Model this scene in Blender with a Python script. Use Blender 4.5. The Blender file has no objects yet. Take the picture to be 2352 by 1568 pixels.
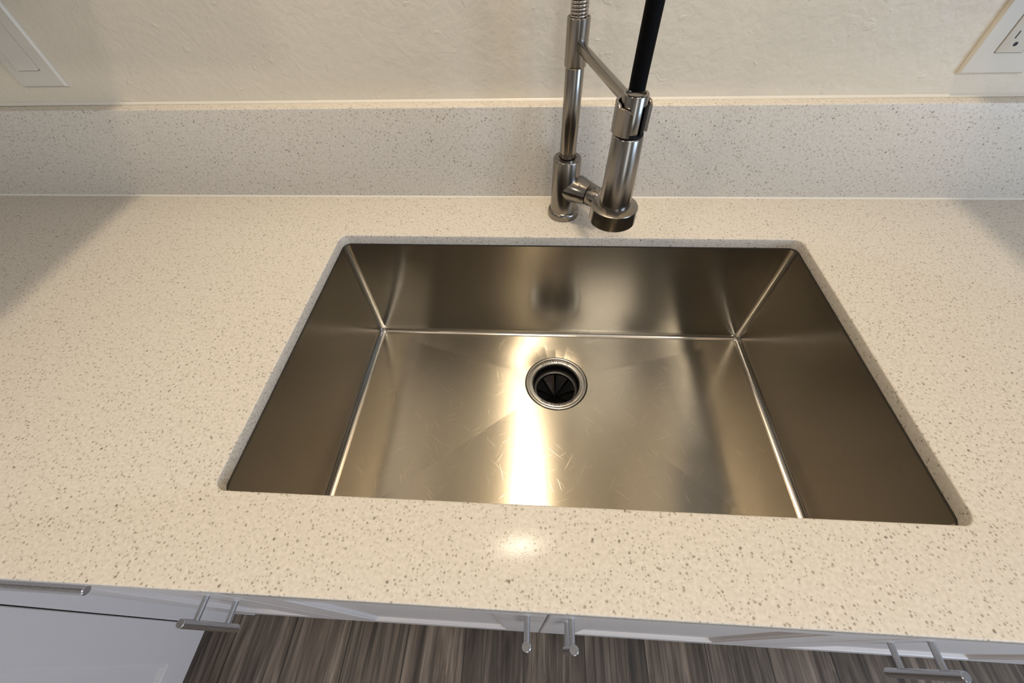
import bpy, bmesh, math, random
from mathutils import Vector, Matrix
from math import pi, sin, cos, radians

SC = bpy.context.scene
COL = SC.collection

# ------------------------------------------------------------------ camera
cd = bpy.data.cameras.new('camera')
cd.sensor_width = 36.0
cd.lens = 916.85 / 2352 * 36.0
cd.clip_start = 0.01
cam = bpy.data.objects.new('camera', cd)
cam.location = (0.0072, -0.6477, 0.4074)
cam.rotation_euler = (0.6632, 0.02934, 0.05404)
COL.objects.link(cam)
SC.camera = cam

# ------------------------------------------------------------------ world, lights, exposure
SC.view_settings.view_transform = 'Standard'
SC.view_settings.look = 'None'
SC.view_settings.exposure = 0.0
SC.view_settings.gamma = 1.0
SC.view_settings.use_curve_mapping = False
w = bpy.data.worlds.new('world'); SC.world = w; w.use_nodes = True
w.node_tree.nodes['Background'].inputs[0].default_value = (0.8, 0.9, 1.0, 1)
w.node_tree.nodes['Background'].inputs[1].default_value = 0.3

def area(name, loc, target, power, col, size, size_y=None, shape='DISK', spread=pi):
    l = bpy.data.lights.new(name, 'AREA')
    l.energy = power; l.color = col; l.shape = shape; l.size = size
    if size_y: l.size_y = size_y
    l.spread = spread
    o = bpy.data.objects.new(name, l)
    o.location = loc
    d = Vector(target) - Vector(loc)
    o.rotation_euler = d.to_track_quat('-Z', 'Y').to_euler()
    COL.objects.link(o)
    return o
# the recessed lamp in the ceiling right above the sink
area('sink_lamp_light', (-0.005, -0.15, 1.478), (-0.005, -0.15, 0), 10.6, (1.0, 0.82, 0.59), 0.10)
# two ceiling lamps of the kitchen behind the photographer
area('kitchen_lamp_light', (-1.1, -1.6, 1.478), (-1.1, -1.6, 0), 6.5, (1.0, 0.90, 0.78), 0.16)
area('kitchen_lamp_light', (1.1, -1.6, 1.478), (1.1, -1.6, 0), 5.0, (1.0, 0.90, 0.78), 0.16)
# unseen ceiling panel, added to make the bright band reflected in the sink
area('added_panel_light', (0.50, -1.95, 1.470), (0.50, -1.95, 0), 11.5, (1.0, 0.96, 0.90), 0.42, 0.42, 'RECTANGLE')
# daylight through the window in the right-hand wall
area('window_light', (2.55, -1.9, 0.35), (-0.8, -1.0, -0.5), 36, (0.52, 0.71, 1.0), 1.3, 1.2, 'RECTANGLE')

# daylight through the tall glass door in the wall behind the photographer
area('glass_door_light', (0.93, -3.86, 0.10), (0.93, 0, 0.10), 10, (0.86, 0.93, 1.0), 0.85, 1.9, 'RECTANGLE')

# ------------------------------------------------------------------ materials
def mat(name):
    m = bpy.data.materials.new(name); m.use_nodes = True
    nt = m.node_tree
    return m, nt, nt.nodes['Principled BSDF']
def node(nt, t, **kw):
    n = nt.nodes.new(t)
    for k, v in kw.items():
        if k.startswith('i_'):
            n.inputs[k[2:].replace('_', ' ')].default_value = v
        else: setattr(n, k, v)
    return n
def L(nt, a, b): nt.links.new(a, b)
def ramp(nt, src, stops, interp='LINEAR'):
    r = nt.nodes.new('ShaderNodeValToRGB'); r.color_ramp.interpolation = interp
    els = r.color_ramp.elements
    while len(els) < len(stops): els.new(0.5)
    for e, (p, c) in zip(els, stops):
        e.position = p; e.color = c if len(c) == 4 else (*c, 1)
    L(nt, src, r.inputs[0]); return r
def mixc(nt, fac, a, b, mode='MIX'):
    m = nt.nodes.new('ShaderNodeMix'); m.data_type = 'RGBA'; m.blend_type = mode
    for s, v in ((m.inputs[0], fac), (m.inputs[6], a), (m.inputs[7], b)):
        if hasattr(v, 'links'): L(nt, v, s)
        elif isinstance(v, (int, float)): s.default_value = v
        else: s.default_value = (*v, 1) if len(v) == 3 else v
    return m.outputs[2]
def coords(nt, scale=(1, 1, 1), kind='Object', rot=(0, 0, 0)):
    tc = nt.nodes.new('ShaderNodeTexCoord'); mp = nt.nodes.new('ShaderNodeMapping')
    mp.inputs['Scale'].default_value = scale; mp.inputs['Rotation'].default_value = rot
    L(nt, tc.outputs[kind], mp.inputs[0]); return mp.outputs[0]
def bump(nt, h, strength, dist, bsdf):
    b = nt.nodes.new('ShaderNodeBump'); b.inputs['Strength'].default_value = strength
    b.inputs['Distance'].default_value = dist
    L(nt, h, b.inputs['Height']); L(nt, b.outputs[0], bsdf.inputs['Normal']); return b

def simple(name, col, rough=0.5, metal=0.0, noise=0.0, nscale=40.0):
    m, nt, b = mat(name)
    b.inputs['Base Color'].default_value = (*col, 1)
    b.inputs['Roughness'].default_value = rough; b.inputs['Metallic'].default_value = metal
    if noise:
        n = node(nt, 'ShaderNodeTexNoise', i_Scale=nscale, i_Detail=3.0)
        L(nt, coords(nt), n.inputs['Vector'])
        c = mixc(nt, n.outputs[0], tuple(x * (1 - noise) for x in col), tuple(min(1, x * (1 + noise)) for x in col))
        L(nt, c, b.inputs['Base Color'])
    return m

def quartz():
    m, nt, b = mat('speckled_quartz')
    v = coords(nt)
    # flecks: random cells of a voronoi, jittered in size
    nz = node(nt, 'ShaderNodeTexNoise', i_Scale=420.0, i_Detail=2.0); L(nt, v, nz.inputs['Vector'])
    add = node(nt, 'ShaderNodeVectorMath', operation='MULTIPLY_ADD')
    L(nt, nz.outputs['Color'], add.inputs[0]); add.inputs[1].default_value = (.0022, .0022, .0022); L(nt, v, add.inputs[2])
    col = None
    base = mixc(nt, 0.5, (0.665, 0.585, 0.475), (0.665, 0.585, 0.475))
    n2 = node(nt, 'ShaderNodeTexNoise', i_Scale=260.0, i_Detail=4.0); L(nt, v, n2.inputs['Vector'])
    base = mixc(nt, ramp(nt, n2.outputs[0], [(0.36, (0, 0, 0)), (0.64, (1, 1, 1))]).outputs[0], (0.62, 0.575, 0.505), (0.70, 0.655, 0.585))
    for sc, thr, rad, c, amt in ((210, 0.66, 0.26, (0.31, 0.27, 0.22), 0.85), (330, 0.60, 0.30, (0.36, 0.32, 0.265), 0.8), (120, 0.88, 0.17, (0.18, 0.155, 0.125), 0.85)):
        vo = node(nt, 'ShaderNodeTexVoronoi', i_Scale=float(sc)); L(nt, add.outputs[0], vo.inputs['Vector'])
        sep = node(nt, 'ShaderNodeSeparateColor'); L(nt, vo.outputs['Color'], sep.inputs[0])
        pick = ramp(nt, sep.outputs[0], [(thr, (0, 0, 0)), (thr + .02, (1, 1, 1))])
        disc = ramp(nt, vo.outputs['Distance'], [(rad * .6, (1, 1, 1)), (rad * 1.25, (0, 0, 0))])
        f = node(nt, 'ShaderNodeMath', operation='MULTIPLY'); L(nt, pick.outputs[0], f.inputs[0]); L(nt, disc.outputs[0], f.inputs[1])
        f2 = node(nt, 'ShaderNodeMath', operation='MULTIPLY'); L(nt, f.outputs[0], f2.inputs[0]); f2.inputs[1].default_value = amt
        base = mixc(nt, f2.outputs[0], base, c)
    L(nt, base, b.inputs['Base Color'])
    b.inputs['Roughness'].default_value = 0.14
    b.inputs['Specular IOR Level'].default_value = 0.075
    n3 = node(nt, 'ShaderNodeTexNoise', i_Scale=900.0, i_Detail=2.0); L(nt, v, n3.inputs['Vector'])
    bump(nt, n3.outputs[0], 0.12, 0.0003, b)
    return m

def steel_brushed(name, axis, col=(0.37, 0.345, 0.305), rough=0.19, scratches=True, aniso=0.96):
    """sheet steel brushed along one axis ('x' or 'y')"""
    m, nt, b = mat(name)
    b.inputs['Metallic'].default_value = 1.0
    b.inputs['Base Color'].default_value = (*col, 1)
    b.inputs['Anisotropic'].default_value = aniso
    b.inputs['Anisotropic Rotation'].default_value = 0.25
    t = node(nt, 'ShaderNodeCombineXYZ')
    t.inputs[0].default_value = 1.0 if axis == 'x' else 0.0
    t.inputs[1].default_value = 1.0 if axis == 'y' else 0.0
    L(nt, t.outputs[0], b.inputs['Tangent'])
    sc = (5, 420, 420) if axis == 'x' else (420, 5, 420)
    n = node(nt, 'ShaderNodeTexNoise', i_Scale=1.0, i_Detail=3.0); L(nt, coords(nt, sc), n.inputs['Vector'])
    n2 = node(nt, 'ShaderNodeTexNoise', i_Scale=7.0, i_Detail=0.5, i_Roughness=0.4); L(nt, coords(nt), n2.inputs['Vector'])
    r = node(nt, 'ShaderNodeMapRange'); L(nt, n2.outputs[0], r.inputs[0])
    r.inputs[1].default_value = 0.0; r.inputs[2].default_value = 1.0
    r.inputs[3].default_value = rough - 0.012; r.inputs[4].default_value = rough + 0.012
    L(nt, r.outputs[0], b.inputs['Roughness'])
    h = n.outputs[0]
    if scratches:   # fine wear marks left by dishes: thin curved lines in short random pieces
        acc = None
        for k, rot in enumerate((0.5, -0.9, 1.25, 2.3, -0.3, 0.95)):
            wv = node(nt, 'ShaderNodeTexNoise', i_Scale=1.0, i_Detail=0.0, i_Distortion=0.1)
            m2 = nt.nodes.new('ShaderNodeMapping'); m2.inputs['Scale'].default_value = (420, 14 + 3 * k, 1)
            L(nt, coords(nt, rot=(0, 0, rot)), m2.inputs[0]); L(nt, m2.outputs[0], wv.inputs['Vector'])
            ln = ramp(nt, wv.outputs[0], [(0.77, (0, 0, 0)), (0.85, (0.8, 0.8, 0.8))])
            if acc is None: acc = ln.outputs[0]
            else:
                a2 = node(nt, 'ShaderNodeMath', operation='MAXIMUM'); L(nt, acc, a2.inputs[0]); L(nt, ln.outputs[0], a2.inputs[1]); acc = a2.outputs[0]
        c = mixc(nt, acc, col, tuple(min(1, x * 1.3) for x in col)); L(nt, c, b.inputs['Base Color'])
        s = node(nt, 'ShaderNodeMath', operation='MULTIPLY_ADD'); L(nt, acc, s.inputs[0]); s.inputs[1].default_value = 2.0; L(nt, h, s.inputs[2]); h = s.outputs[0]
    bump(nt, h, 0.06, 0.0002, b)
    return m

def steel(name, col=(0.56, 0.53, 0.49), rough=0.27, dirn=(260, 260, 14)):
    m, nt, b = mat(name)
    b.inputs['Metallic'].default_value = 1.0; b.inputs['Base Color'].default_value = (*col, 1)
    n = node(nt, 'ShaderNodeTexNoise', i_Scale=1.0, i_Detail=3.0); L(nt, coords(nt, dirn), n.inputs['Vector'])
    r = node(nt, 'ShaderNodeMapRange'); L(nt, n.outputs[0], r.inputs[0])
    r.inputs[3].default_value = rough - 0.06; r.inputs[4].default_value = rough + 0.06
    L(nt, r.outputs[0], b.inputs['Roughness'])
    bump(nt, n.outputs[0], 0.05, 0.0001, b)
    return m

def plaster():
    m, nt, b = mat('cream_textured_wall_paint')
    b.inputs['Base Color'].default_value = (0.72, 0.65, 0.53, 1)
    b.inputs['Roughness'].default_value = 0.42
    v = coords(nt)
    a = node(nt, 'ShaderNodeTexNoise', i_Scale=95.0, i_Detail=3.0, i_Roughness=0.55, i_Distortion=0.4); L(nt, v, a.inputs['Vector'])
    c = node(nt, 'ShaderNodeTexNoise', i_Scale=22.0, i_Detail=2.0); L(nt, v, c.inputs['Vector'])
    d = node(nt, 'ShaderNodeTexNoise', i_Scale=30.0, i_Detail=4.0, i_Distortion=1.2); L(nt, v, d.inputs['Vector'])
    rid = ramp(nt, d.outputs[0], [(0.66, (0, 0, 0)), (0.72, (1, 1, 1))])
    s = node(nt, 'ShaderNodeMath', operation='MULTIPLY_ADD'); L(nt, c.outputs[0], s.inputs[0]); s.inputs[1].default_value = 1.5; L(nt, a.outputs[0], s.inputs[2])
    s2 = node(nt, 'ShaderNodeMath', operation='MULTIPLY_ADD'); L(nt, rid.outputs[0], s2.inputs[0]); s2.inputs[1].default_value = 0.6; L(nt, s.outputs[0], s2.inputs[2])
    bump(nt, s2.outputs[0], 0.42, 0.002, b)
    return m

def planks():
    m, nt, b = mat('grey_brown_wood_plank_floor')
    v = coords(nt, rot=(0, 0, pi / 2))
    br = node(nt, 'ShaderNodeTexBrick', i_Scale=1.0)
    br.offset = 0.37
    L(nt, v, br.inputs['Vector'])
    br.inputs['Brick Width'].default_value = 1.22; br.inputs['Row Height'].default_value = 0.155
    br.inputs['Mortar Size'].default_value = 0.0014; br.inputs['Mortar Smooth'].default_value = 0.2
    br.inputs['Color1'].default_value = (0, 0, 0, 1); br.inputs['Color2'].default_value = (1, 1, 1, 1); br.inputs['Mortar'].default_value = (.5, .5, .5, 1)
    sep = node(nt, 'ShaderNodeSeparateColor'); L(nt, br.outputs['Color'], sep.inputs[0])
    off = node(nt, 'ShaderNodeCombineXYZ'); 
    mul = node(nt, 'ShaderNodeMath', operation='MULTIPLY'); L(nt, sep.outputs[0], mul.inputs[0]); mul.inputs[1].default_value = 17.0
    L(nt, mul.outputs[0], off.inputs[2])
    vv = node(nt, 'ShaderNodeVectorMath', operation='ADD'); L(nt, coords(nt, (17, 1.6, 1)), vv.inputs[0]); L(nt, off.outputs[0], vv.inputs[1])
    g = node(nt, 'ShaderNodeTexNoise', i_Scale=1.0, i_Detail=4.0, i_Roughness=0.6, i_Distortion=1.8); L(nt, vv.outputs[0], g.inputs['Vector'])
    vf = node(nt, 'ShaderNodeVectorMath', operation='ADD'); L(nt, coords(nt, (130, 3.5, 1)), vf.inputs[0]); L(nt, off.outputs[0], vf.inputs[1])
    fn = node(nt, 'ShaderNodeTexNoise', i_Scale=1.0, i_Detail=3.0, i_Distortion=0.8); L(nt, vf.outputs[0], fn.inputs['Vector'])
    c1 = ramp(nt, g.outputs[0], [(0.28, (0.058, 0.044, 0.034)), (0.48, (0.142, 0.110, 0.083)), (0.70, (0.31, 0.247, 0.192))])
    f1 = ramp(nt, fn.outputs[0], [(0.40, (0.55, 0.55, 0.55)), (0.52, (1, 1, 1)), (0.64, (1.0, 1.0, 1.0)), (0.72, (1.45, 1.4, 1.35))])
    c = mixc(nt, 1.0, c1.outputs[0], f1.outputs[0], 'MULTIPLY')
    tone = ramp(nt, sep.outputs[0], [(0, (0.72, 0.72, 0.72)), (1, (1.25, 1.22, 1.2))])
    c = mixc(nt, 1.0, c, tone.outputs[0], 'MULTIPLY')
    c = mixc(nt, br.outputs['Fac'], c, (0.02, 0.016, 0.013))
    L(nt, c, b.inputs['Base Color']); b.inputs['Roughness'].default_value = 0.45
    bump(nt, fn.outputs[0], 0.15, 0.0006, b)
    return m

def hose_mat():
    m, nt, b = mat('black_ribbed_rubber_hose')
    b.inputs['Base Color'].default_value = (0.003, 0.003, 0.0035, 1); b.inputs['Roughness'].default_value = 0.55
    b.inputs['Specular IOR Level'].default_value = 0.06
    wv = node(nt, 'ShaderNodeTexWave', i_Scale=160.0); wv.bands_direction = 'Z'; L(nt, coords(nt), wv.inputs['Vector'])
    bump(nt, wv.outputs['Fac'], 0.15, 0.0003, b)
    return m

M_QUARTZ = quartz()
M_SX = steel_brushed('sink_steel_brushed_sideways_shade_toned', 'x', scratches=False)  # back and front walls: base colour darker than the floor's, carrying their dim reflections
M_SY = steel_brushed('sink_steel_brushed_front_to_back_shade_toned', 'y', scratches=False, col=(0.29, 0.262, 0.225), rough=0.17)  # same steel on the side walls, dark reflections painted into the base colour
M_SF = steel_brushed('sink_floor_steel_light_toned_with_fine_scratches', 'x', col=(0.49, 0.45, 0.37), rough=0.265, aniso=0.98)  # same steel again, base colour lightened for the floor's brighter reflections
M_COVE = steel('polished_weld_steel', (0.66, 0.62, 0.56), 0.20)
M_FAUCET = steel('brushed_nickel', (0.30, 0.278, 0.25), 0.21)
M_SPRING = steel('bright_spring_steel', (0.46, 0.43, 0.40), 0.22)
M_FLANGE = steel('drain_flange_steel', (0.62, 0.60, 0.56), 0.30, (60, 60, 60))
M_PULL = steel('satin_pull_steel', (0.55, 0.55, 0.57), 0.28)
M_WALL = plaster()
M_FLOOR = planks()
M_CAB = simple('white_cabinet_paint', (0.66, 0.615, 0.595), 0.38, noise=0.02)
M_PLATE = simple('white_plastic_plate', (0.66, 0.62, 0.54), 0.35, noise=0.01)
M_DARK = simple('dark_slot', (0.01, 0.009, 0.008), 0.6, noise=0.2)
M_RUBBER = simple('black_rubber', (0.004, 0.004, 0.0045), 0.5, noise=0.2)
M_BAFFLE = simple('worn_dark_baffle', (0.022, 0.015, 0.011), 0.35, noise=0.3)
M_LETTER = simple('etched_letter_grey', (0.09, 0.08, 0.065), 0.6, noise=0.1)
M_HOSE = hose_mat()
M_BEAD = simple('pale_sealant', (0.74, 0.70, 0.62), 0.35, noise=0.02)
M_CEIL = simple('white_ceiling_paint', (0.72, 0.69, 0.63), 0.7, noise=0.02)
M_SEAL = simple('dark_sink_seal', (0.03, 0.026, 0.02), 0.6, noise=0.2)
M_TRIM = simple('white_lamp_trim', (0.8, 0.8, 0.78), 0.4, noise=0.01)

for _m in (M_RUBBER, M_BAFFLE): _m.node_tree.nodes['Principled BSDF'].inputs['Specular IOR Level'].default_value = 0.12

# ------------------------------------------------------------------ helpers
def tag(o, label=None, cat=None, group=None, kind=None):
    if label: o['label'] = label
    if cat: o['category'] = cat
    if group: o['group'] = group
    if kind: o['kind'] = kind
    return o
def thing(name, label, cat, loc=(0, 0, 0), group=None):
    o = bpy.data.objects.new(name, None); o.location = loc; o.empty_display_size = 0.05
    COL.objects.link(o); return tag(o, label, cat, group)
def obj(name, bm, m, parent=None, smooth=None):
    """link a bmesh (in world coordinates) as one object; children keep world placement"""
    bmesh.ops.recalc_face_normals(bm, faces=bm.faces[:])
    me = bpy.data.meshes.new(name)
    for mm in (m if isinstance(m, (list, tuple)) else [m]): me.materials.append(mm)
    bm.to_mesh(me); bm.free()
    if smooth is not None:
        for p in me.polygons: p.use_smooth = True
        me.set_sharp_from_angle(angle=radians(smooth))
    o = bpy.data.objects.new(name, me); COL.objects.link(o)
    if parent is not None:
        o.parent = parent
        q = parent; off = Vector((0, 0, 0))
        while q is not None: off += q.location; q = q.parent
        me.transform(Matrix.Translation(-off))
    return o
def add_box(bm, x0, x1, y0, y1, z0, z1, bev=0.0, seg=2, mi=0):
    vs = [bm.verts.new((x, y, z)) for x in (x0, x1) for y in (y0, y1) for z in (z0, z1)]
    fs = [bm.faces.new([vs[i] for i in q]) for q in ((0, 1, 3, 2), (4, 6, 7, 5), (0, 4, 5, 1), (2, 3, 7, 6), (0, 2, 6, 4), (1, 5, 7, 3))]
    for f in fs: f.material_index = mi
    if bev:
        es = {e for f in fs for e in f.edges}
        bmesh.ops.bevel(bm, geom=list(es), offset=bev, segments=seg, affect='EDGES', profile=0.5)
    return fs
def box(*a, **k):
    bm = bmesh.new(); add_box(bm, *a, **k); return bm
def add_lathe(bm, prof, base, axis=(0, 0, 1), seg=64, mi=0, a0=0.0, a1=2 * pi):
    """revolve (r, h) profile about an axis through base"""
    ax = Vector(axis).normalized()
    q = Vector((0, 0, 1)).rotation_difference(ax)
    base = Vector(base); rings = []
    full = abs(a1 - a0 - 2 * pi) < 1e-6
    n = seg if full else seg + 1
    for r, h in prof:
        if r < 1e-7: rings.append([bm.verts.new(base + q @ Vector((0, 0, h)))])
        else: rings.append([bm.verts.new(base + q @ Vector((r * cos(a0 + (a1 - a0) * k / seg), r * sin(a0 + (a1 - a0) * k / seg), h))) for k in range(n)])
    for A, B in zip(rings, rings[1:]):
        for k in range(seg):
            k2 = (k + 1) % n
            if len(A) == 1 and len(B) == 1: continue
            if len(A) == 1: f = bm.faces.new((A[0], B[k], B[k2]))
            elif len(B) == 1: f = bm.faces.new((A[k], B[0], A[k2]))
            else: f = bm.faces.new((A[k], B[k], B[k2], A[k2]))
            f.material_index = mi
    return rings
def lathe(prof, base, axis=(0, 0, 1), seg=64):
    bm = bmesh.new(); add_lathe(bm, prof, base, axis, seg); return bm
def cyl_prof(r, z0, z1, b=0.0008, r1=None):
    r1 = r if r1 is None else r1
    return [(0, z0), (r - b, z0), (r - b * .3, z0 + b * .3), (r, z0 + b), (r1, z1 - b), (r1 - b * .3, z1 - b * .3), (r1 - b, z1), (0, z1)]
def add_tube(bm, pts, rad, seg=12, caps=True, mi=0):
    pts = [Vector(p) for p in pts]; n = len(pts)
    rads = rad if isinstance(rad, (list, tuple)) else [rad] * n
    T = [(pts[min(i + 1, n - 1)] - pts[max(i - 1, 0)]).normalized() for i in range(n)]
    u = T[0].orthogonal().normalized(); rings = []
    for i in range(n):
        if i: u = (u - T[i] * u.dot(T[i])).normalized()
        v = T[i].cross(u)
        rings.append([bm.verts.new(pts[i] + (u * cos(2 * pi * k / seg) + v * sin(2 * pi * k / seg)) * rads[i]) for k in range(seg)])
    for A, B in zip(rings, rings[1:]):
        for k in range(seg):
            f = bm.faces.new((A[k], A[(k + 1) % seg], B[(k + 1) % seg], B[k])); f.material_index = mi
    if caps:
        bm.faces.new(rings[0][::-1]).material_index = mi; bm.faces.new(rings[-1]).material_index = mi
def tube(pts, rad, seg=12): 
    bm = bmesh.new(); add_tube(bm, pts, rad, seg); return bm
def rrect(x0, x1, y0, y1, r, n=8):
    pts = []
    for cx, cy, a in ((x1 - r, y1 - r, 0), (x0 + r, y1 - r, pi / 2), (x0 + r, y0 + r, pi), (x1 - r, y0 + r, 3 * pi / 2)):
        for k in range(n + 1):
            t = a + pi / 2 * k / n; pts.append((cx + r * cos(t), cy + r * sin(t)))
    return pts
def slab(name, polys, z0, z1, m, bev=0.0015, parent=None):
    """flat slab with eased edges from closed outlines (first outer, then holes)"""
    cu = bpy.data.curves.new(name, 'CURVE'); cu.dimensions = '2D'; cu.fill_mode = 'BOTH'
    for poly in polys:
        s = cu.splines.new('POLY'); s.points.add(len(poly) - 1); s.use_cyclic_u = True
        for p, c in zip(s.points, poly): p.co = (c[0], c[1], 0, 1)
    cu.extrude = (z1 - z0) / 2 - bev; cu.bevel_depth = bev; cu.bevel_resolution = 3; cu.offset = -bev
    tmp = bpy.data.objects.new(name + '_outline', cu); COL.objects.link(tmp)
    dg = bpy.context.evaluated_depsgraph_get(); dg.update()
    me = bpy.data.meshes.new_from_object(tmp.evaluated_get(dg))
    bpy.data.objects.remove(tmp); bpy.data.curves.remove(cu)
    me.transform(Matrix.Translation((0, 0, (z0 + z1) / 2)))
    bm = bmesh.new(); bm.from_mesh(me); bpy.data.meshes.remove(me)
    bmesh.ops.remove_doubles(bm, verts=bm.verts[:], dist=1e-5)
    for f in bm.faces: f.material_index = 0
    return obj(name, bm, m, parent, smooth=40)

# ------------------------------------------------------------------ measures (metres; counter top is z = 0)
XL, XR, YB, YF = -0.3196, 0.4213, -0.1143, -0.5325     # sink cut-out
CT = 0.018            # slab thickness at the cut-out
DEPTH = 0.2489        # bottom of the sink
WALL_Y = 0.0233
FRONT = -0.62
FLOOR_Z = -0.90
CEIL_Z = 1.50
DOOR_Y = -0.606       # face of the cabinet doors

# ------------------------------------------------------------------ room
def struct(name, bm, m, label):
    o = obj(name, bm, m); o['kind'] = 'structure'; o['label'] = label; o['category'] = name.split('_')[0]; return o
struct('wall_back', box(-2.6, 2.8, WALL_Y, WALL_Y + 0.1, FLOOR_Z, CEIL_Z), M_WALL, 'cream textured wall behind the sink and faucet')
struct('floor', box(-2.6, 2.8, -3.9, WALL_Y + 0.1, FLOOR_Z - 0.05, FLOOR_Z), M_FLOOR, 'grey brown wood plank floor below the cabinets')
struct('ceiling', box(-2.6, 2.8, -3.9, WALL_Y + 0.1, CEIL_Z, CEIL_Z + 0.05), M_CEIL, 'white ceiling above the kitchen')
struct('wall_left', box(-2.7, -2.6, -3.9, WALL_Y + 0.1, FLOOR_Z, CEIL_Z), M_CEIL, 'plain wall at the left end of the kitchen')
struct('wall_right', box(2.8, 2.9, -3.9, WALL_Y + 0.1, FLOOR_Z, CEIL_Z), M_CEIL, 'plain wall at the right end of the kitchen')
struct('wall_front', box(-2.6, 2.8, -4.0, -3.9, FLOOR_Z, CEIL_Z), M_CEIL, 'plain wall across the kitchen behind the photographer')

# ------------------------------------------------------------------ countertop and backsplash
outer = [(-1.45, WALL_Y), (-1.45, -2.2), (-0.78, -2.2), (-0.78, FRONT), (1.6, FRONT), (1.6, WALL_Y)]
hole = rrect(XL, XR, YF, YB, 0.013)
ct = slab('countertop', [outer, hole], -CT, 0.0, M_QUARTZ, 0.0018)
tag(ct, 'cream speckled quartz countertop with the rectangular sink cut-out', 'countertop')
bs = obj('backsplash', box(-1.45, 1.6, 0.0, WALL_Y, 0.0002, 0.151, bev=0.0014, seg=3), M_QUARTZ, smooth=40)
tag(bs, 'low speckled quartz upstand running along the cream wall behind the faucet', 'backsplash')

def bead(x0, x1, y, z, r, ysign, name, label):
    bm = bmesh.new(); sec = [(y, z), (y - r, z), (y - r * .72, z + r * .30), (y - r * .30, z + r * .72), (y, z + r)]
    A = [bm.verts.new((x0, a, b)) for a, b in sec]; B = [bm.verts.new((x1, a, b)) for a, b in sec]
    for k in range(5): bm.faces.new((A[k], A[(k + 1) % 5], B[(k + 1) % 5], B[k]))
    bm.faces.new(A); bm.faces.new(B)
    o = obj(name, bm, M_BEAD, smooth=50); return tag(o, label, 'sealant')
bead(-1.44, 1.59, -0.0001, 0.0001, 0.0022, 1, 'sealant_bead', 'thin pale bead of sealant where the upstand meets the countertop')
bead(-1.44, 1.59, WALL_Y - 0.0001, 0.1511, 0.0030, 1, 'sealant_bead', 'thin pale bead of sealant between the top of the upstand and the wall')

# ------------------------------------------------------------------ sink
DC = Vector((0.0512, -0.2300))       # drain centre
sink = thing('kitchen_sink', 'rectangular stainless steel undermount sink set in the speckled countertop', 'sink', ((XL + XR) / 2, (YB + YF) / 2, -DEPTH))
def basin():
    bm = bmesh.new()
    NC = 8; NS = 24                       # samples per corner / per side
    def loop(inset, z, r):
        x0, x1, y0, y1 = XL - 0.0012 + inset, XR + 0.0012 - inset, YF - 0.0012 + inset, YB + 0.0012 - inset
        pts = []
        cs = [(x1, y1, 0), (x0, y1, pi / 2), (x0, y0, pi), (x1, y0, 1.5 * pi)]
        for i, (X, Y, a) in enumerate(cs):
            cx = X - r if X == x1 else X + r; cy = Y - r if Y == y1 else Y + r
            for k in range(NC + 1):
                t = a + pi / 2 * k / NC; pts.append(Vector((cx + r * cos(t), cy + r * sin(t), z)))
            X2, Y2, a2 = cs[(i + 1) % 4]
            cx2 = X2 - r if X2 == x1 else X2 + r; cy2 = Y2 - r if Y2 == y1 else Y2 + r
            e = Vector((cx2 + r * cos(a + pi / 2), cy2 + r * sin(a + pi / 2), z)); s = pts[-1]
            for k in range(1, NS): pts.append(s.lerp(e, k / NS))
        return pts
    R = 0.0075; rc = 0.009; top = -CT - 0.0004
    loops = [loop(-0.022, top, rc + 0.022), loop(0.0, top, rc)]
    loops += [loop(0.0, top - 0.0012, rc)]
    loops += [loop(0.0, -DEPTH + rc, rc)]
    for k in range(1, 7):
        t = pi / 2 * k / 6
        loops.append(loop(rc * (1 - cos(t)), -DEPTH + rc * (1 - sin(t)), max(rc * cos(t), 0.0009)))
    V = [[bm.verts.new(p) for p in lp] for lp in loops]
    n = len(V[0]); per = NC + NS
    for li, (A, B) in enumerate(zip(V, V[1:])):
        for k in range(n):
            f = bm.faces.new((A[k], A[(k + 1) % n], B[(k + 1) % n], B[k]))
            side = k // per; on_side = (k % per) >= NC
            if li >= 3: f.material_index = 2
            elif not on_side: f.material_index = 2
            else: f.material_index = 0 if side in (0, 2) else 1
    # floor, sloping in four folded planes to the drain: rings blend from rectangle to circle
    last = V[-1]; cz = -DEPTH - 0.0065; RD = 0.0605
    corner = [NC // 2 + per * i for i in range(4)]
    cang = [math.atan2(last[c].co.y - DC.y, last[c].co.x - DC.x) for c in corner]
    ang = [0.0] * n
    for i in range(4):
        a, b2 = cang[i], cang[(i + 1) % 4]
        while b2 < a: b2 += 2 * pi
        for k in range(per):
            idx = (corner[i] + k) % n
            p = last[idx].co
            t = math.atan2(p.y - DC.y, p.x - DC.x)
            while t < a - 1e-6: t += 2 * pi
            ang[idx] = t
    MR = 10; prev = last
    for m in range(1, MR + 1):
        s = (m / MR)
        ring = []
        for k in range(n):
            p = last[k].co; e = Vector((DC.x + RD * cos(ang[k]), DC.y + RD * sin(ang[k]), cz))
            # height follows the plane of the side, so the folds stay crisp
            q = p.lerp(e, s)
            ring.append(bm.verts.new(q))
        for k in range(n):
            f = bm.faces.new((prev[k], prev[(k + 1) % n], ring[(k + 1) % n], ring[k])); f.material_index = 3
        prev = ring
    # small step down into the drain seat
    seat = [bm.verts.new((DC.x + 0.0590 * cos(ang[k]), DC.y + 0.0590 * sin(ang[k]), cz - 0.0018)) for k in range(n)]
    for k in range(n): bm.faces.new((prev[k], prev[(k + 1) % n], seat[(k + 1) % n], seat[k])).material_index = 2
    return bm
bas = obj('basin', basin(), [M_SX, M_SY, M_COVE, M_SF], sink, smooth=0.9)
SEAT = -DEPTH - 0.0065 - 0.0018
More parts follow.
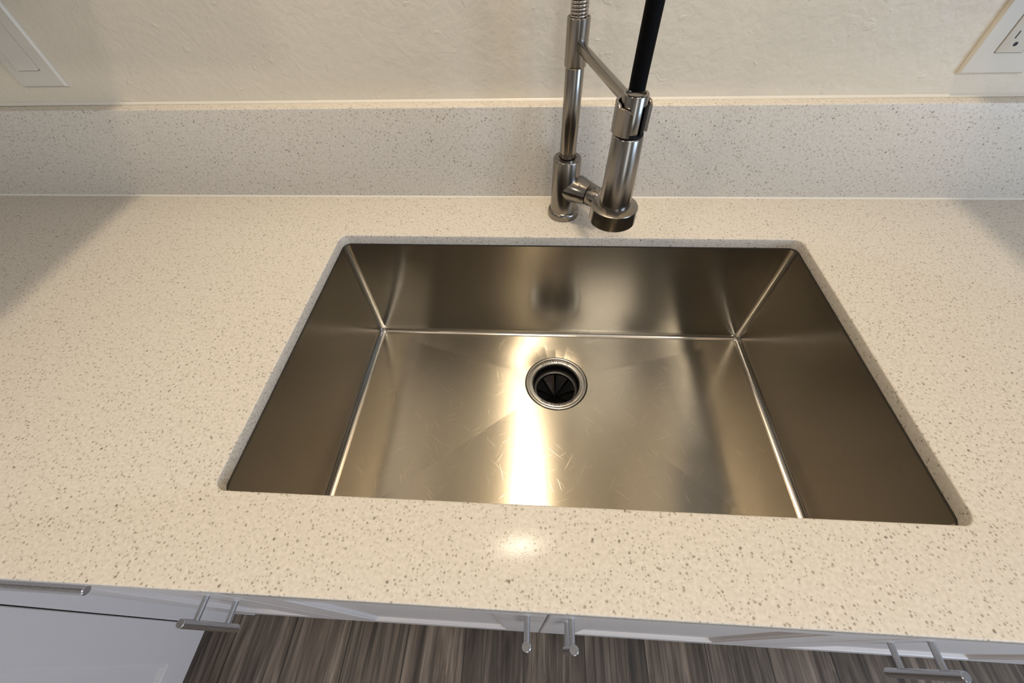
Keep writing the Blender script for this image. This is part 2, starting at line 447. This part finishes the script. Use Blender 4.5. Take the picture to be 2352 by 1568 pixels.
def seal():
    bm = bmesh.new()
    a = rrect(XL - 0.0016, XR + 0.0016, YF - 0.0016, YB + 0.0016, 0.0135); b = rrect(XL + 0.0004, XR - 0.0004, YF + 0.0004, YB - 0.0004, 0.0125)
    for z in (0,):
        A = [bm.verts.new((x, y, -CT + 0.0002)) for x, y in a]; B = [bm.verts.new((x, y, -CT - 0.0001)) for x, y in b]
        C = [bm.verts.new((x, y, -CT - 0.0012)) for x, y in b]
        n = len(A)
        for k in range(n):
            bm.faces.new((A[k], A[(k + 1) % n], B[(k + 1) % n], B[k])); bm.faces.new((B[k], B[(k + 1) % n], C[(k + 1) % n], C[k]))
    return bm
obj('rim_seal', seal(), M_SEAL, sink, smooth=30)

# drain flange with its groove and lettering
dz = SEAT
fl = [(0.0585, dz + 0.0002), (0.0585, dz + 0.0026), (0.0575, dz + 0.0034), (0.0560, dz + 0.0034), (0.0552, dz + 0.0030), (0.0548, dz - 0.0010), (0.0536, dz - 0.0010), (0.0532, dz + 0.0020),
      (0.0524, dz + 0.0023), (0.0462, dz + 0.0019), (0.0450, dz + 0.0006), (0.0444, dz - 0.0010), (0.0438, dz - 0.0040)]
flange = obj('drain_flange', lathe(fl, (DC.x, DC.y, 0), seg=96), M_FLANGE, sink, smooth=50)
cup = [(0.0437, dz - 0.0036), (0.0418, dz - 0.010), (0.0415, dz - 0.030), (0.0410, dz - 0.085), (0.0, dz - 0.085)]
obj('disposer_throat', lathe(cup, (DC.x, DC.y, 0), seg=64), M_RUBBER, sink, smooth=50)
rg = bmesh.new()
add_lathe(rg, [(0.0372, dz - 0.022), (0.0392, dz - 0.0195), (0.0416, dz - 0.0200), (0.0416, dz - 0.025), (0.0380, dz - 0.0250), (0.0372, dz - 0.022)], (DC.x, DC.y, 0), seg=72)
obj('baffle_ring', rg, M_FLANGE, sink, smooth=50)
for k in range(8):       # the rubber flaps of the splash guard, sagging to the middle
    bm = bmesh.new(); a0 = 2 * pi * k / 8 + 0.06; a1 = 2 * pi * (k + 1) / 8 - 0.06; am = (a0 + a1) / 2
    c = Vector((DC.x, DC.y, 0)); G = []
    for i, (r, z) in enumerate(((0.0376, dz - 0.028), (0.030, dz - 0.032), (0.018, dz - 0.040), (0.004, dz - 0.051))):
        w_ = 1 if i < 3 else 0.8
        G.append([bm.verts.new(c + Vector((r * cos(am + (a - am) * w_), r * sin(am + (a - am) * w_), z + (0.0 if j != 1 else 0.0025 * (1 - abs(r - .02) / .03))))) for j, a in enumerate((a0, am, a1))])
    for A, B in zip(G, G[1:]):
        for j in range(2): bm.faces.new((A[j], A[j + 1], B[j + 1], B[j]))
    obj('splash_flap', bm, M_BAFFLE if k == 2 else M_RUBBER, sink, smooth=25)

def ring_text(text, radius, size, centre_deg, top, z, spacing=1.0):
    """letters set round a circle as one mesh; 'top' letters point outwards, the others inwards"""
    bm = bmesh.new(); widths = []; meshes = []
    for ch in text:
        if ch == ' ': widths.append(size * 0.45); meshes.append(None); continue
        cu = bpy.data.curves.new('letter', 'FONT'); cu.body = ch; cu.size = size; cu.extrude = 0.0001; cu.offset = size * 0.022; cu.align_x = 'CENTER'; cu.resolution_u = 3
        to = bpy.data.objects.new('letter', cu); COL.objects.link(to)
        dg = bpy.context.evaluated_depsgraph_get(); dg.update()
        me = bpy.data.meshes.new_from_object(to.evaluated_get(dg))
        xs = [v.co.x for v in me.vertices]; widths.append((max(xs) - min(xs)) + size * 0.13)
        me.transform(Matrix.Translation((-(max(xs) + min(xs)) / 2, 0, 0)))
        meshes.append(me); bpy.data.objects.remove(to); bpy.data.curves.remove(cu)
    total = sum(widths) * spacing; s = -total / 2
    for wd, me in zip(widths, meshes):
        mid = s + wd * spacing / 2; s += wd * spacing
        if me is None: continue
        if top:
            a = radians(centre_deg) - mid / radius; rot = a - pi / 2; rr = radius
        else:
            a = radians(centre_deg) + mid / radius; rot = a + pi / 2; rr = radius
        me.transform(Matrix.Translation((DC.x + rr * cos(a), DC.y + rr * sin(a), z)) @ Matrix.Rotation(rot, 4, 'Z'))
        bm.from_mesh(me); bpy.data.meshes.remove(me)
    return bm
lt = obj('lettering', ring_text('InSinkErator\u00ae', 0.0466, 0.0078, 92, True, dz + 0.0024, 1.0), M_LETTER, flange)
lt['label'] = 'maker name etched on the upper rim'
lt = obj('lettering', ring_text('FOOD WASTE DISPOSER', 0.0514, 0.0058, 272, False, dz + 0.0024, 0.92), M_LETTER, flange)
lt['label'] = 'words etched on the lower rim'

# ------------------------------------------------------------------ faucet
FX, FY = 0.0505, -0.049
faucet = thing('kitchen_faucet', 'brushed nickel spring faucet with pull-down spray head standing behind the sink', 'faucet', (FX, FY, 0))
obj('base_flange', lathe([(0, 0.0), (0.0255, 0.0), (0.0258, 0.0012), (0.0258, 0.0085), (0.0252, 0.0105), (0.0235, 0.0122), (0.0224, 0.0128), (0, 0.0128)], (FX, FY, 0)), M_FAUCET, faucet, smooth=35)
obj('body', lathe([(0, 0.012), (0.0222, 0.012), (0.0219, 0.014), (0.0214, 0.0965), (0.0209, 0.0980), (0.0197, 0.0990), (0.0135, 0.0990), (0.0130, 0.0975), (0, 0.0975)], (FX, FY, 0)), M_FAUCET, faucet, smooth=35)
obj('column', lathe(cyl_prof(0.0122, 0.096, 0.222), (FX, FY, 0)), M_FAUCET, faucet, smooth=35)
obj('sleeve', lathe([(0, 0.218), (0.0130, 0.218), (0.0138, 0.2190), (0.0140, 0.2205), (0.0140, 0.2690), (0.0134, 0.2697), (0.0122, 0.2697), (0.0119, 0.2685), (0, 0.2685)], (FX, FY, 0)), M_FAUCET, faucet, smooth=35)
# coil spring rising in an arch, then the black hose coming down to the spray head
HX, HY = 0.0989, -0.2181
def arch(t):     # t 0..1 from the column top over to the head
    zc = 0.50
    R_ = (Vector((HX, HY, 0)) - Vector((FX, FY, 0))).length / 2
    up = zc - 0.268; dn = zc - 0.252; arc = pi * R_; tot = up + arc + dn
    s = t * tot; d = (Vector((HX, HY, 0)) - Vector((FX, FY, 0))).normalized(); o = Vector((FX, FY, 0))
    if s < up: return o + Vector((0, 0, 0.268 + s))
    if s < up + arc:
        a = (s - up) / R_; return o + d * (R_ - R_ * cos(a)) + Vector((0, 0, zc + R_ * sin(a)))
    return o + d * (2 * R_) + Vector((0, 0, zc - (s - up - arc)))
def spring():
    bm = bmesh.new(); turns = 136; per = 12; pts = []
    N = turns * per; d = (Vector((HX, HY, 0)) - Vector((FX, FY, 0))).normalized(); side = Vector((-d.y, d.x, 0))
    T1 = 0.62
    for i in range(N + 1):
        t = i / N * T1; c = arch(t); c2 = arch(min(t + 0.002, 1)); tn = (c2 - c).normalized(); nn = tn.cross(side).normalized()
        a = 2 * pi * i / per; pts.append(c + (side * cos(a) + nn * sin(a)) * 0.0094)
    add_tube(bm, pts, 0.00172, 7); return bm
obj('spring_coil', spring(), M_SPRING, faucet, smooth=60)
obj('inner_hose', tube([arch(k / 60 * 0.62) for k in range(61)], 0.0072, 14), M_HOSE, faucet, smooth=60)
hz = bmesh.new(); pts = [arch(0.60 + 0.40 * k / 40) for k in range(41)]
pts = [Vector((p.x + 0.012 * max(0, (p.z - 0.262) / 0.24) * (1 if p.z < 0.5 else 1) * 0.35, p.y, p.z)) for p in pts]
add_tube(hz, pts, 0.0079, 20)
obj('black_hose', hz, M_HOSE, faucet, smooth=60)
# arm from the sleeve to the cradle
def arm():
    bm = bmesh.new(); a = Vector((FX, FY, 0.2435)); b = Vector((HX, HY, 0.237)); d = (b - a).normalized(); s = d.cross(Vector((0, 0, 1))).normalized(); u = s.cross(d)
    a2 = a + d * 0.011; b2 = b - d * 0.0165
    rings = []
    for t, hw, hh in ((0, 0.0040, 0.0055), (0.03, 0.0048, 0.0055), (0.5, 0.0050, 0.0050), (0.9, 0.0050, 0.0050), (1, 0.0056, 0.0060)):
        c = a2.lerp(b2, t); rings.append([bm.verts.new(c + s * (hw * sgn(cos(q)) * abs(cos(q)) ** 0.5) + u * (hh * sgn(sin(q)) * abs(sin(q)) ** 0.5)) for q in [2 * pi * k / 24 for k in range(24)]])
    for A, B in zip(rings, rings[1:]):
        for k in range(24): bm.faces.new((A[k], A[(k + 1) % 24], B[(k + 1) % 24], B[k]))
    bm.faces.new(rings[0]); bm.faces.new(rings[-1]); return bm
def sgn(x): return (x > 0) - (x < 0)
obj('support_arm', arm(), M_FAUCET, faucet, smooth=35)
# C-shaped cradle, open towards the front right
def cradle():
    bm = bmesh.new(); ro, ri = 0.0182, 0.0150; z0, z1 = 0.2135, 0.2415
    A0, A1 = radians(-2), radians(262); n = 48; rows = []
    for k in range(n + 1):
        a = A0 + (A1 - A0) * k / n
        e = min(1, min(k, n - k) / 5); dip = 0.004 * (1 - e) ** 2 + (0.0025 if k > n * 0.8 else 0)
        prof = [(ri, z0), (ri, z1 - dip), (ri + 0.0006, z1 + 0.0006 - dip), (ro - 0.0006, z1 + 0.0006 - dip), (ro, z1 - dip), (ro, z0), (ro - 0.0005, z0 - 0.0005), (ri + 0.0005, z0 - 0.0005)]
        rows.append([bm.verts.new((HX + r * cos(a), HY + r * sin(a), z)) for r, z in prof])
    for A, B in zip(rows, rows[1:]):
        for j in range(8): bm.faces.new((A[j], A[(j + 1) % 8], B[(j + 1) % 8], B[j]))
    bm.faces.new(rows[0]); bm.faces.new(rows[-1]); return bm
obj('cradle', cradle(), M_FAUCET, faucet, smooth=40)
# spray head
sh = obj('spray_head', lathe([(0, 0.128), (0.0184, 0.128), (0.0184, 0.1285), (0.0162, 0.2085), (0.0156, 0.2100), (0.0146, 0.2108), (0, 0.2108)], (HX, HY, 0)), M_FAUCET, faucet, smooth=35)
obj('neck', lathe([(0, 0.2108), (0.0126, 0.2108), (0.0128, 0.2125), (0.0128, 0.2480), (0.0122, 0.2490), (0.0096, 0.2490), (0.0090, 0.2470), (0, 0.2470)], (HX, HY, 0)), M_FAUCET, faucet, smooth=35)
gk = obj('gasket', lathe([(0.0130, 0.2106), (0.0152, 0.2106), (0.0154, 0.2118), (0.0148, 0.2132), (0.0130, 0.2132)], (HX, HY, 0)), M_RUBBER, faucet, smooth=35)
bm = bmesh.new(); add_lathe(bm, [(0.0129, 0.2125), (0.0145, 0.2130), (0.0145, 0.2395), (0.0129, 0.2400)], (HX, HY, 0), seg=12, a0=radians(-52), a1=radians(-6))
tr = obj('spray_trigger', bm, M_RUBBER, faucet, smooth=40); tr['label'] = 'black rubber trigger strip'
obj('spray_face', lathe([(0, 0.1075), (0.0268, 0.1075), (0.0276, 0.1082), (0.0278, 0.1092), (0.0278, 0.1268), (0.0275, 0.1274), (0.0268, 0.1277), (0.0186, 0.1300), (0, 0.1300)], (HX, HY, 0), seg=80), M_FAUCET, faucet, smooth=20)
# valve stub, cap and lever at the right of the body
vz = 0.051
va = Vector((FX, FY, vz)); vb = Vector((0.0862, -0.0735, vz)); vd = (vb - va).normalized(); vl = (vb - va).length
obj('valve_stub', lathe([(0, 0.004), (0.0205, 0.006), (0.0198, 0.018), (0.0160, vl - 0.0010), (0.0156, vl - 0.0003), (0, vl - 0.0003)], va, vd), M_FAUCET, faucet, smooth=35)
obj('valve_gap', lathe([(0, vl - 0.0006), (0.0147, vl - 0.0006), (0.0147, vl + 0.0022), (0, vl + 0.0022)], va, vd), M_RUBBER, faucet, smooth=35)
hub = obj('handle_hub', lathe([(0, vl + 0.0014), (0.0154, vl + 0.0014), (0.0159, vl + 0.0022), (0.0159, vl + 0.0190), (0.0150, vl + 0.0202), (0, vl + 0.0202)], va, vd), M_FAUCET, faucet, smooth=35)
hc = va + vd * (vl + 0.010) + Vector((0, 0, 0.004)); tip = Vector((0.0735, -0.0412, 0.061))
ts = [0, .25, .5, .75, .93, .975, 1.0]
obj('lever', tube([hc.lerp(tip, t) for t in ts], [0.0135, 0.0115, 0.0092, 0.0072, 0.0058, 0.0050, 0.0024], 24), M_FAUCET, faucet, smooth=40)

# ------------------------------------------------------------------ base cabinets
def to_world(P, o, ex, ey):   # local (u along the face, outwards w, height z)
    return Vector((o[0] + ex[0] * P[0] + ey[0] * P[1], o[1] + ex[1] * P[0] + ey[1] * P[1], P[2]))
def panel_door(u0, u1, z0, z1, org, ex, ey, stile=0.076, th=0.019, rec=0.008, bv=0.006, shaker=True):
    """frame-and-panel front; org/ex/ey place it, w = 0 is its face, negative goes into the cabinet"""
    bm = bmesh.new()
    def ring(i, w): return [bm.verts.new(to_world(p, org, ex, ey)) for p in ((u0 + i, w, z0 + i), (u1 - i, w, z0 + i), (u1 - i, w, z1 - i), (u0 + i, w, z1 - i))]
    seq = [ring(0, -th), ring(0, -0.0015), ring(0.0015, 0)]
    if shaker: seq += [ring(stile, 0), ring(stile + 0.0012, -0.0025), ring(stile + bv, -0.0028), ring(stile + bv + 0.001, -rec)]
    for A, B in zip(seq, seq[1:]):
        for k in range(4): bm.faces.new((A[k], A[(k + 1) % 4], B[(k + 1) % 4], B[k]))
    bm.faces.new(seq[0]); bm.faces.new(seq[-1]); return bm
def pull(u, z, org, ex, ey, vertical=True, length=0.136, cc=0.076, out=0.035, r=0.006, face=0.0):
    bm = bmesh.new()
    def W(a, b, c): return to_world((a, b, c), org, ex, ey)
    if vertical:
        add_tube(bm, [W(u, out, z - 0.0), W(u, out, z - 0.001), W(u, out, z - length + 0.001), W(u, out, z - length)], [r - .001, r, r, r - .001], 20)
        for c in (z - (length - cc) / 2, z - (length + cc) / 2): add_tube(bm, [W(u, face - 0.001, c), W(u, out, c)], r * 0.72, 14)
    else:
        add_tube(bm, [W(u - length / 2, out, z), W(u - length / 2 + .001, out, z), W(u + length / 2 - .001, out, z), W(u + length / 2, out, z)], [r - .001, r, r, r - .001], 20)
        for c in (u - cc / 2, u + cc / 2): add_tube(bm, [W(c, face - 0.001, z), W(c, out, z)], r * 0.72, 14)
    return bm
def cabinet(name, label, u0, u1, org, ex, ey, doors, drawers, depth=0.58, open_top=True):
    """doors: (u0, u1, pull_u); drawers: (u0, u1, pull_u or None)"""
    c = to_world(((u0 + u1) / 2, -depth / 2, FLOOR_Z), org, ex, ey)
    t = thing(name, label, 'cabinet', tuple(c))
    bm = bmesh.new(); z1 = -CT - 0.001; z0 = FLOOR_Z + 0.10; W0 = -0.0195
    def bxl(a0, a1, w0, w1, h0, h1):
        p = to_world((a0, w0, h0), org, ex, ey); q = to_world((a1, w1, h1), org, ex, ey)
        add_box(bm, min(p.x, q.x), max(p.x, q.x), min(p.y, q.y), max(p.y, q.y), h0, h1)
    bxl(u0, u0 + 0.016, -depth, W0, z0, z1); bxl(u1 - 0.016, u1, -depth, W0, z0, z1)
    bxl(u0 + .016, u1 - .016, -depth, -depth + 0.01, z0, z1); bxl(u0 + .016, u1 - .016, -depth + .01, W0, z0, z0 + 0.016)
    obj('carcass', bm, M_CAB, t)
    bm = bmesh.new()          # face frame behind the doors
    bxl(u0, u0 + 0.035, W0, W0 + 0.0, z0, z1) if False else None
    for a0, a1, h0, h1 in ((u0 + .016, u0 + .04, z0, z1), (u1 - .04, u1 - .016, z0, z1), (u0 + .04, u1 - .04, z1 - .03, z1), (u0 + .04, u1 - .04, -0.215, -0.175)):
        bxl(a0, a1, W0 - 0.018, W0, h0, h1)
    obj('face_frame', bm, M_CAB, t)
    bm = bmesh.new(); bxl(u0, u1, -0.09, -0.075, FLOOR_Z, z0); obj('toe_kick', bm, M_CAB, t)
    for a, b, pu in doors:
        d = obj('door', panel_door(a, b, FLOOR_Z + 0.098, -0.193, org, ex, ey), M_CAB, t, smooth=20)
        if pu is not None: obj('handle', pull(pu, -0.25, org, ex, ey), M_PULL, d, smooth=40)
    for a, b, pu in drawers:
        d = obj('drawer_front', panel_door(a, b, -0.190, -0.033, org, ex, ey, shaker=False), M_CAB, t, smooth=20)
        if pu is not None: obj('handle', pull(pu, -0.092, org, ex, ey, vertical=False, out=0.013, r=0.0052), M_PULL, d, smooth=40)
    return t
O = (0, DOOR_Y); EX = (1, 0); EY = (0, -1)
cabinet('sink_base_cabinet', 'white two-door base cabinet directly under the steel sink', -0.427, 0.498, O, EX, EY,
        [(-0.4255, 0.0340, 0.0065), (0.0370, 0.4965, 0.0685)], [(-0.4255, 0.4965, None)])
cabinet('drawer_base_cabinet', 'narrow white base cabinet with a drawer, left of the sink cabinet', -0.741, -0.428, O, EX, EY,
        [(-0.7395, -0.4295, -0.470)], [(-0.7395, -0.4295, -0.5445)])
cabinet('base_cabinet', 'white base cabinet under the counter, right of the sink cabinet', 0.499, 1.040, O, EX, EY,
        [(0.5005, 1.0385, 0.5485)], [(0.5005, 1.0385, None)])
cabinet('base_cabinet', 'white base cabinet under the far right end of the counter', 1.041, 1.58, O, EX, EY,
        [(1.0425, 1.5785, None)], [(1.0425, 1.5785, None)])
bm = bmesh.new()
add_box(bm, -0.800, -0.742, DOOR_Y + 0.0005, DOOR_Y + 0.018, FLOOR_Z, -CT - 0.001, bev=0.001)
add_box(bm, -0.818, -0.7995, -0.6315, DOOR_Y + 0.018, FLOOR_Z, -CT - 0.001, bev=0.001)
fb = obj('corner_filler', bm, M_CAB)
tag(fb, 'narrow white filler strip closing the inside corner at the far left', 'filler strip')
# the run that turns towards the viewer on the left; its faces look right (+x)
PX = -0.798
cabinet('corner_base_cabinet', 'white cabinet turned sideways at the lower left, its door facing right', 0.632, 1.15, (PX, 0), (0, -1), (1, 0),
        [(0.6335, 1.1485, None)], [(0.6335, 1.1485, None)])
cabinet('corner_base_cabinet', 'white cabinet turned sideways, further out along the left-hand run', 1.151, 2.15, (PX, 0), (0, -1), (1, 0),
        [(1.1525, 1.6495, None), (1.6525, 2.1485, None)], [(1.1525, 2.1485, None)])

# ------------------------------------------------------------------ wall cabinets either side of the sink (they shade the counter ends)
def wall_cabinet(u0, u1, label, doors):
    t = thing('wall_cabinet', label, 'cabinet', ((u0 + u1) / 2, -0.14, 0.46))
    obj('carcass', box(u0, u1, -0.29, WALL_Y - 0.0005, 0.46, 1.30, bev=0.001), M_CAB, t)
    for a, b in doors:
        obj('door', panel_door(a, b, 0.462, 1.298, (0, -0.3095), EX, EY), M_CAB, t, smooth=20)
wall_cabinet(-1.42, -0.520, 'white two-door wall cabinet above the left end of the counter', [(-1.418, -0.972), (-0.968, -0.522)])
wall_cabinet(0.487, 1.40, 'white two-door wall cabinet above the right end of the counter', [(0.489, 0.942), (0.946, 1.398)])

# ------------------------------------------------------------------ lamps in the ceiling
def lamp_trim(x, y, r, label):
    t = thing('recessed_ceiling_lamp', label, 'lamp', (x, y, CEIL_Z))
    obj('trim_ring', lathe([(r, CEIL_Z - 0.012), (r + 0.004, CEIL_Z - 0.012), (r + 0.030, CEIL_Z - 0.004), (r + 0.032, CEIL_Z), (r, CEIL_Z)], (x, y, 0)), M_TRIM, t, smooth=40)
lamp_trim(-0.005, -0.15, 0.055, 'round recessed lamp in the ceiling straight above the sink')
pl = thing('added_ceiling_panel', 'square white ceiling panel added behind the viewer for its reflection in the sink', 'lamp', (0.50, -1.95, CEIL_Z))  # unseen fixture, added to go with the panel light
bm = bmesh.new()
for x0, x1, y0, y1 in ((0.26, 0.285, -2.19, -1.71), (0.715, 0.74, -2.19, -1.71), (0.285, 0.715, -2.19, -2.165), (0.285, 0.715, -1.735, -1.71)):
    add_box(bm, x0, x1, y0, y1, CEIL_Z - 0.04, CEIL_Z)
obj('frame', bm, M_TRIM, pl)
lamp_trim(-1.1, -1.6, 0.085, 'round recessed lamp in the ceiling behind the viewer, left')
lamp_trim(1.1, -1.6, 0.085, 'round recessed lamp in the ceiling behind the viewer, right')

# ------------------------------------------------------------------ light switch and outlet
Yp = WALL_Y
def plate(name, x0, x1, z0, z1, ox0, ox1, oz0, oz1, parent):
    """wall plate with a rectangular opening, softly domed edges"""
    bm = bmesh.new()
    def ring(x0, x1, z0, z1, y): return [bm.verts.new((x, y, z)) for x, z in ((x0, z0), (x1, z0), (x1, z1), (x0, z1))]
    g = 0.0
    s = [ring(x0, x1, z0, z1, Yp - 0.0002), ring(x0, x1, z0, z1, Yp - 0.0030), ring(x0 + .0022, x1 - .0022, z0 + .0022, z1 - .0022, Yp - 0.0058),
         ring(ox0 - .0012, ox1 + .0012, oz0 - .0012, oz1 + .0012, Yp - 0.0062), ring(ox0, ox1, oz0, oz1, Yp - 0.0055), ring(ox0, ox1, oz0, oz1, Yp - 0.001)]
    for A, B in zip(s, s[1:]):
        for k in range(4): bm.faces.new((A[k], A[(k + 1) % 4], B[(k + 1) % 4], B[k]))
    return obj(name, bm, M_PLATE, parent, smooth=25)
sw = thing('light_switch', 'white rocker light switch on the wall at the upper left', 'light switch', (-0.7775, Yp, 0.2355))
plate('wall_plate', -0.8155, -0.7395, 0.1785, 0.2935, -0.7965, -0.7615, 0.2020, 0.2700, sw)
bm = bmesh.new()
P = [(-0.7960, 0.2028), (-0.7620, 0.2028), (-0.7620, 0.2360), (-0.7960, 0.2360), (-0.7960, 0.2692), (-0.7620, 0.2692)]
yy = [Yp - 0.0092, Yp - 0.0092, Yp - 0.0062, Yp - 0.0062, Yp - 0.0048, Yp - 0.0048]
F = [bm.verts.new((x, y, z)) for (x, z), y in zip(P, yy)]; Bk = [bm.verts.new((x, Yp - 0.0005, z)) for x, z in P]
bm.faces.new((F[0], F[1], F[2], F[3])); bm.faces.new((F[3], F[2], F[5], F[4]))
bd = [0, 1, 2, 5, 4, 3]
for a, b in zip(bd, bd[1:] + bd[:1]): bm.faces.new((F[a], F[b], Bk[b], Bk[a]))
bm.faces.new([Bk[i] for i in bd])
obj('rocker', bm, M_PLATE, sw, smooth=15)

ol = thing('power_outlet', 'white power outlet with dark slots on the wall at the upper right', 'outlet', (0.627, Yp, 0.240))
plate('wall_plate', 0.5845, 0.6695, 0.1805, 0.2995, 0.6098, 0.6442, 0.2055, 0.2745, ol)
rec = obj('receptacle', box(0.6104, 0.6436, Yp - 0.0072, Yp - 0.001, 0.2061, 0.2739, bev=0.0008), M_PLATE, ol, smooth=30)
for zc in (0.2215, 0.2585):
    bm = bmesh.new()
    for dx, hw, hh in ((-0.0063, 0.0006, 0.0040), (0.0063, 0.0006, 0.0033)):
        add_box(bm, 0.627 + dx - hw, 0.627 + dx + hw, Yp - 0.0076, Yp - 0.0070, zc + 0.0045 - hh, zc + 0.0045 + hh)
    bmesh.ops.create_cone(bm, cap_ends=True, segments=20, radius1=0.0024, radius2=0.0024, depth=0.0006,
                          matrix=Matrix.Translation((0.627, Yp - 0.0073, zc - 0.0058)) @ Matrix.Rotation(pi / 2, 4, 'X'))
    obj('socket_slots', bm, M_DARK, rec)
